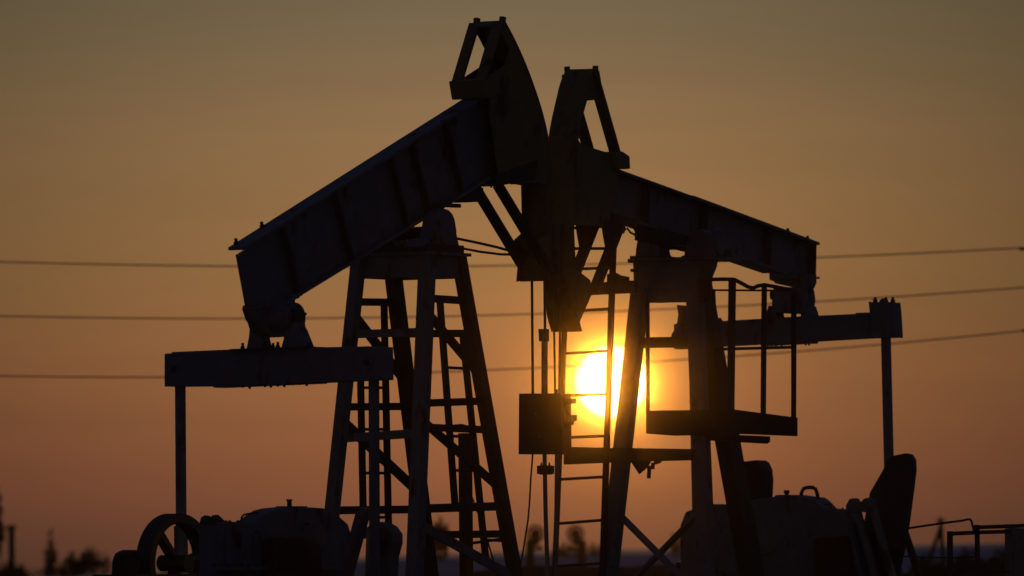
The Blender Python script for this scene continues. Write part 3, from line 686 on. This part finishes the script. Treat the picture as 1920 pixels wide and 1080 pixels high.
for x_, s_ in ((1452, -1), (1517, 1)):
    MB().prism(F.pu(((x_ - 10, 600), (x_ - 8, 586), (x_ - 4, 574), (x_ + 6, 574), (x_ + 10, 586), (x_ + 13, 600)), ue), (.24, 0, 0)).build('bearing_leg', PAINT, eb)
# --- pitmans, cranks, counterweights
for x0, y0, x1, y1, w in ((1661, 630, 1674, 1175, .085), (1300, 640, 1312, 1175, .085)):
    MB().bar(F.u(x0, y0, ue), F.u(x1, y1, ue), w, w, (1, 0, 0)).build('pitman_arm', PAINT, RP)
MB().prism(F.pu(((1400, 866), (1426, 863), (1433, 867), (1439, 880), (1441, 900), (1440, 925), (1438, 948), (1434, 1010), (1400, 1010)), ue + .35), (.35, 0, 0)).build('counterweight', DARK, RP, bevel=.02)
cw = MB().prism(F.pu(((1657, 884), (1671, 856), (1700, 850), (1709, 852), (1715, 862), (1716, 880), (1712, 915), (1706, 960), (1699, 1008), (1688, 1060), (1676, 1125), (1630, 1125), (1622, 985), (1634, 924)), ue + .20), (.12, 0, 0)).build('counterweight', DARK, RP, bevel=.006)
MB().prism(F.pu(((1655, 1002), (1692, 1000), (1690, 1030), (1660, 1036)), ue + .32), (.06, 0, 0)).build('weight_clamp', RED, cw)
for (a, b, w) in (((1604, 945), (1652, 1120), .10), ((1634, 942), (1676, 1090), .10)):
    MB().bar(F.u(*a, ue + .55), F.u(*b, ue + .55), .06, w, (1, 0, 0)).build('crank_arm', PALE, RP)
MB().bar(F.u(1694, 990, ue + .3), F.u(1732, 1105, ue + .3), .06, .085, (1, 0, 0)).build('skid_brace', DARK, RP)
# --- gearbox
ug = ue + .45
gb = MB().prism(F.pu(((1290, 985), (1300, 960), (1340, 945), (1400, 946), (1420, 938), (1440, 934), (1464, 932), (1470, 928), (1497, 928), (1534, 933), (1541, 938), (1556, 953), (1592, 956), (1606, 980), (1640, 1125), (1290, 1125)), ug), (.5, 0, 0)).build('gearbox', PAINT, RP, bevel=.02)
mb = MB().cyl(F.u(1475, 931, ug), F.u(1475, 923, ug), .022, n=12); mb.cyl(F.u(1475, 925, ug), F.u(1475, 919, ug), .032, n=12); mb.build('breather', DARK, gb)
MB().tube(F.pu(((1501, 936), (1503, 923), (1507, 916), (1514, 914), (1524, 914), (1529, 917), (1532, 925), (1534, 937)), ug), .021, 10).build('lifting_loop', DARK, gb)
MB().tube(F.pu(((1546, 946), (1557, 946), (1557.5, 958)), ug + .2), .009).build('oil_pipe', DARK, gb)
for x_ in (1562, 1580): MB().nut(F.u(x_, 957, ug), F.u(x_, 952, ug), .02).build('bolt', DARK, gb)
for pts in (((1590, 960), (1590, 948), (1597, 935), (1606, 934), (1612, 946), (1612, 962)), ((1608, 958), (1610, 940), (1622, 940), (1632, 950), (1632, 962)), ((1617, 950), (1622, 936), (1630, 933), (1640, 938), (1640, 955))):
    MB().prism(F.pu(pts, ug + .1), (.16, 0, 0)).build('bearing_cap', PAINT, gb, bevel=.012)
MB().prism(F.pu(((1304, 972), (1288, 986), (1296, 1014), (1290, 1022), (1297, 1054), (1276, 1053), (1262, 1076), (1262, 1125), (1312, 1125)), ug - .3), (.2, 0, 0)).build('brake_housing', DARK, RP)
MB().cyl(F.u(1430, 1010, ug + .25), F.u(1430, 1010, ug + .31), .17, n=30).build('shaft_cover', PAINT, gb)
MB().prism(F.pu(((1530, 1010), (1590, 1005), (1610, 1125), (1530, 1125)), ug + .32), (.1, 0, 0)).build('belt_guard', RED, RP)
base = MB()
for vv in (-.5, .5): base.bar(V((-3.9, vv, 1.02)), V((1.2, vv, 1.02)), .14, .24, (0, 0, 1))
for uu in (-3.8, -2.6, -1.4, 0, 1.1): base.bar(V((uu, -.43, 1.02)), V((uu, .43, 1.02)), .12, .2, (0, 0, 1))
bs = base.build('base_frame', PAINT, RP)
for uu in (-3.3, -1.5, .6): MB().box((uu, 0, .45), (.7, 1.5, .9)).build('footing', CONC, bs)

# ------------------------------------------------------------------ railing, cabinet and pipe at the right edge
YB = 76.0
rl = empty('guard_rail', (at(1800, 1030, YB).x, YB, 0)); FB = Frame(rl.location, 0)
tag(rl, 'dark square tube guard rail in front of the cabinet at the right edge', 'railing')
def B(x, y, d=0.0): return FB.v(x, y, d)
for x0, x1, w in ((1781, 1783, .058), (1832, 1835, .05)):
    a, b = B(x0, 996 if x0 < 1800 else 984), B(x1, 1090)
    MB().bar(a, V((b.x, b.y, 0)), w, w, (1, 0, 0)).build('post', DARK, rl)
MB().bar(B(1776, 1001), B(1832, 998.5), .05, .042, (0, 0, 1)).build('top_rail', DARK, rl)
MB().bar(B(1826, 989), B(1925, 985.5), .05, .040, (0, 0, 1)).build('top_rail', DARK, rl)
MB().bar(B(1828, 998.5), B(1896, 996.5), .05, .040, (0, 0, 1)).build('top_rail', DARK, rl)
MB().cyl(B(1838, 1073), B(1895, 1072), .009, n=8).build('low_rail', DARK, rl)
MB().bar(B(1791, 1066, .02), V((B(1801, 1085, .02).x, .02, B(1801, 1090).z)), .03, .03, (1, 0, 0)).build('stay', DARK, rl)
cb = empty('control_cabinet', (at(1980, 1030, YB + .3).x, YB + .3, 0)); FB = Frame(cb.location, 0)
tag(cb, 'plain dark metal cabinet cut off by the right edge behind the guard rail', 'cabinet')
a, b = B(1891, 990), B(2060, 990)
MB().prism([V((a.x, 0, 0)), V((b.x, 0, 0)), V((b.x, 0, a.z)), V((a.x, 0, a.z))], (0, .6, 0), False).build('body', PAINT, cb, bevel=.01)
MB().prism([V((a.x + .06, -.012, .15)), V((b.x - .06, -.012, .15)), V((b.x - .06, -.012, a.z - .06)), V((a.x + .06, -.012, a.z - .06))], (0, .02, 0)).build('door', PAINT, cb)
pipe = empty('bent_pipe', (at(1760, 1030, YB).x, YB, 0)); FB = Frame(pipe.location, 0)
MB().tube([B(*p, .02) for p in ((1660, 996), (1706, 990), (1760, 982), (1805, 976), (1815, 973.5), (1819, 974), (1821.5, 977), (1826, 995))], .012, 10).build('pipe', DARK, pipe)
MB().tube([B(*p, .02) for p in ((1690, 1043), (1735, 1045), (1783, 1046), (1832, 1044))], .007, 8).build('wire', DARK, pipe)
tag(pipe, 'thin bent handrail pipe running from the big counterweight to the guard rail', 'pipe')

# ------------------------------------------------------------------ overhead wires
YW = 120.0
def wire(pts, label, bolts=()):
    # through three measured points as a shallow parabola, carried on past both frame edges
    (x0, y0), (x1, y1), (x2, y2) = pts
    P = []
    for k in range(61):
        x = -900 + 3900 * k / 60
        y = y0 * (x - x1) * (x - x2) / ((x0 - x1) * (x0 - x2)) + y1 * (x - x0) * (x - x2) / ((x1 - x0) * (x1 - x2)) + y2 * (x - x0) * (x - x1) / ((x2 - x0) * (x2 - x1))
        P.append(at(x, y, YW))
    o_ = P[0].copy()
    o = MB().tube([p - o_ for p in P], .0125, 6).build('power_line', WIRE); o.location = o_
    tag(o, label, 'wire', 'overhead wires behind the pump jacks')
    for px_, py_, l in bolts:
        a, b = at(px_, py_, YW) - o_, at(px_ + l, py_ - .3, YW) - o_
        MB().cyl(a, b, .028, n=10).build('insulator', DARK, o)
wire(((0, 491), (960, 498), (1920, 464.5)), 'topmost of the three thin overhead wires, with a dark insulator at the right edge', ((1911, 466.5, 30),))
wire(((0, 592.5), (960, 590), (1920, 539)), 'middle one of the three thin overhead wires, crossing at bearing height')
wire(((0, 705), (960, 692), (1920, 620)), 'lowest of the three thin overhead wires, passing behind the sun', ((1917, 620, 30),))

# ------------------------------------------------------------------ things far off
def far_post(px, ytop, Y, label):
    ground = field_height(at(px, 1040, Y).x, Y)
    o = empty('utility_pole', (at(px, ytop, Y).x, Y, ground)); top = at(px, ytop, Y).z - ground
    tag(o, label, 'utility pole')
    return o, top
o, h = far_post(25, 984, 215, 'wooden utility pole with a transformer box and short arm at the left edge')
MB().cyl((0, 0, -.1), (-.05, 0, h), .13, .10, n=10).build('post', DARK, o)
MB().bar((-.26, 0, h - .10), (.12, 0, h - .08), .07, .08).build('crossarm', DARK, o)
MB().box((.22, 0, h * .33), (.3, .35, .42)).build('transformer', DARK, o)
o, h = far_post(1765, 970, 165, 'A-shaped utility pole with a leaning stay leg far off at the right')
MB().cyl((.06, 0, -.1), (-.02, 0, h), .055, .045, n=8).build('post', DARK, o)
MB().cyl((-.42, 0, -.1), (-.02, 0, h * .82), .055, .045, n=8).build('stay_leg', DARK, o)
for dx in (-.12, .1): MB().bar((-.03, 0, h - .15), (dx, 0, h - .05), .03, .03, (0, 1, 0)).build('crossarm', DARK, o)
def valve(px, py, body_dx, label, Y=168.0):
    s = Y / FPX; p = at(px, py, Y)
    gz = field_height(p.x, Y) - .05; o = empty('valve_stand', (p.x, Y, gz)); z = p.z - gz
    tag(o, label, 'valve', 'blurred valve stands beyond the ladder')
    w = MB().rim((0, 0, z), (0, 1, 0), 17 * s, 12.5 * s, 4 * s, 28).build('handwheel', DARK, o)
    for k in range(3):
        a = R(60 * k + 90); MB().bar((-math.cos(a) * 14 * s, 0, z - math.sin(a) * 14 * s), (math.cos(a) * 14 * s, 0, z + math.sin(a) * 14 * s), 3 * s, 3 * s, (0, 1, 0)).build('spoke', DARK, w)
    MB().cyl((0, -.05, z), (0, .05, z), 10 * s, n=14).build('hub', DARK, w)
    b = MB().cyl((1 * s, .02, z - 22 * s), (1 * s, .02, z + 6 * s), 6 * s, n=12).build('bonnet', DARK, o)
    d = body_dx * s
    MB().cyl((d, 0, 0), (d, 0, z - 12 * s), 9 * s, 8 * s, n=16).build('riser', DARK, o)
    MB().tube([(d, 0, z - 13 * s), (d * .4, 0, z - 15 * s), (2 * s, 0, z - 20 * s)], 6 * s, 12).build('elbow', DARK, o)
    MB().cyl((d, 0, z - 28 * s), (-d * .9, 0, z - 27 * s), 3.2 * s, n=10).build('side_outlet', DARK, o)
    MB().cyl((-d * .9, 0, z - 31 * s), (-d * .9, 0, z - 23 * s), 5 * s, n=12).build('outlet_valve', DARK, o)
valve(1004, 1001, -10, 'blurred valve stand with a round handwheel left of the ladder rail')
valve(1079, 1001, 12, 'blurred valve stand with a round handwheel seen between the ladder rails')

BARK = material('bark', (.055, .045, .038), 0.95, scale=12)
TWIG = material('bare_twigs', (.055, .045, .035), 0.95, var=.4, scale=3)
def bare_tree(name, px, ytop, Y, halfw_px, label, group=None, cat='tree', dens=1.0, seed=1, trunk=True):
    rg = random.Random(seed)
    p = at(px, ytop, Y); gz = field_height(p.x, Y); H = p.z - gz; Wd = halfw_px * Y / FPX
    o = empty(name, (p.x, Y, gz)); tag(o, label, cat, group)
    mt, mc = MB(), MB(); tips = []
    def grow(a, d, ln, r, lev):
        k = V((rg.uniform(-.08, .08), rg.uniform(-.08, .08), 0)) * ln
        b = a + d * ln
        (mt if lev < 2 else mc).tube([a, a + d * ln * .5 + k, b], max(r, .004), 5, max(r * .55, .003))
        if lev >= 2: tips.append((a, b))
        if lev < 4:
            for _ in range(5 if lev == 0 else 3):
                nd = (d * .8 + V((rg.uniform(-1, 1) * Wd / H * 1.3, rg.uniform(-.5, .5), rg.uniform(-.2, .6)))).normalized()
                grow(a + (b - a) * rg.uniform(.4, 1.0), nd, ln * rg.uniform(.5, .7), r * .5, lev + 1)
    for k in range(1 if trunk else 9):
        d0 = V((0, 0, 1)) if trunk else V((rg.uniform(-1, 1) * Wd / H * .7, rg.uniform(-.4, .4), 1)).normalized()
        a0 = V((0 if trunk else rg.uniform(-.75, .75) * Wd, 0 if trunk else rg.uniform(-.4, .4) * Wd, -.1))
        grow(a0, d0, H * (.36 if trunk else .30), .022 * H, 0 if trunk else 1)
    mx = max(max(abs(v.co.x) for v in mc.bm.verts), .01); mz = max(v.co.z for v in mc.bm.verts)
    M = Matrix.Diagonal((Wd / mx, Wd / mx, H / mz, 1))     # bring the grown plant to its measured height and spread
    bmesh.ops.transform(mc.bm, matrix=M, verts=mc.bm.verts)
    if len(mt.bm.verts): bmesh.ops.transform(mt.bm, matrix=M, verts=mt.bm.verts)
    for k in range(int(2200 * dens)):                      # fine twig sprays round the branch ends and through the crown
        if k % 5 < 3:
            a, b = rg.choice(tips); c = M @ (a + (b - a) * rg.random())
            c += V((rg.gauss(0, .10) * Wd, rg.gauss(0, .10) * Wd, rg.gauss(0, .05) * H))
        else:
            th, rr, zz = rg.uniform(0, 6.283), math.sqrt(rg.random()), rg.random()
            lim = math.sqrt(max(0, 1 - zz * zz)) if not trunk else math.sin(math.pi * min(1, zz * .9 + .1)) * .8
            lump = 1 + .18 * math.sin(3 * th + seed) + .12 * math.sin(7 * th + 2 * seed)
            c = V((Wd * rr * lim * math.cos(th), Wd * rr * lim * math.sin(th), H * ((.4 if trunk else 0) + (.6 if trunk else .95) * zz * lump)))
        s = rg.uniform(.03, .08) * min(H, 2.2); e = V((rg.uniform(-1, 1), rg.uniform(-1, 1), rg.uniform(-.3, 1))).normalized() * s
        f = e.cross(V((rg.uniform(-1, 1), rg.uniform(-1, 1), rg.uniform(-1, 1)))).normalized() * s * .4
        mc.bm.faces.new([mc.bm.verts.new(c + q) for q in (-e, f, e, -f)])
    if len(mt.bm.verts): mt.build('trunk', BARK, o)
    mc.build('crown', TWIG, o)
    return o
BG = 'bare trees and bushes along the far field'
bare_tree('tree', -8, 930, 200, 18, 'tall bare tree half cut off by the left edge', BG, seed=3, dens=.5)
bare_tree('tree', 93, 1018, 240, 13, 'small slender bare tree between the utility pole and the round bush', BG, seed=5, dens=.10)
bare_tree('bush', 172, 1033, 185, 46, 'wide rounded bush just left of the motor of the left pump jack', BG, 'bush', 1.3, seed=8, trunk=False)
bare_tree('bush', 130, 1049, 185, 34, 'smaller bush in front of the wide rounded bush at the left', BG, 'bush', .9, seed=9, trunk=False)
bare_tree('bush', 14, 1056, 185, 40, 'low dark bush at the foot of the left utility pole', BG, 'bush', 2.2, seed=11, trunk=False)
bare_tree('bush', 80, 1068, 185, 50, 'lowest bush under the small slender tree at the left', BG, 'bush', 2.2, seed=12, trunk=False)
bare_tree('bush', 1060, 1016, 182, 24, 'hazy bare bush behind the valve stand between the ladder rails', BG, 'bush', .5, seed=14, trunk=False)
bare_tree('bush', 1112, 1020, 182, 24, 'low hazy bush right of the valve stand between the ladder rails', BG, 'bush', .8, seed=15, trunk=False)
bare_tree('bush', 1278, 1000, 182, 26, 'hazy bare bush behind the crossed tower braces', BG, 'bush', .8, seed=17, trunk=False)
bare_tree('bush', 824, 976, 182, 18, 'thin hazy bush seen through the left tower', BG, 'bush', .4, seed=18, trunk=False)
bare_tree('bush', 1735, 1054, 150, 60, 'low dark bush under the A-shaped pole', BG, 'bush', 2.4, seed=21, trunk=False)
bare_tree('bush', 1812, 1044, 150, 50, 'dark bush seen between the posts of the guard rail', BG, 'bush', 2.4, seed=22, trunk=False)
bare_tree('bush', 1880, 1044, 150, 45, 'dark bush beside the cabinet at the right edge', BG, 'bush', 2.4, seed=23, trunk=False)

# ------------------------------------------------------------------ the dusk air
hz = MB().box((0, 115, 5), (340, 350, 14)); hz = hz.build('haze', PAINT); hz.data.materials.clear()
tag(hz, kind='stuff')
m = bpy.data.materials.new('haze'); m.use_nodes = True; t = m.node_tree; t.nodes.clear()
mo = t.nodes.new('ShaderNodeOutputMaterial'); pv = t.nodes.new('ShaderNodeVolumePrincipled')
pv.inputs['Color'].default_value = (0.80, 0.42, 0.06, 1); pv.inputs['Density'].default_value = HAZE_D
pv.inputs['Anisotropy'].default_value = -0.7
p2 = t.nodes.new('ShaderNodeVolumePrincipled')            # narrow forward lobe added to imitate lens glare round the sun
p2.inputs['Color'].default_value = (1.0, 0.52, 0.03, 1); p2.inputs['Density'].default_value = HAZE_N
p2.inputs['Anisotropy'].default_value = HAZE_G
ad = t.nodes.new('ShaderNodeAddShader'); t.links.new(pv.outputs[0], ad.inputs[0]); t.links.new(p2.outputs[0], ad.inputs[1])
t.links.new(ad.outputs[0], mo.inputs['Volume']); hz.data.materials.append(m)
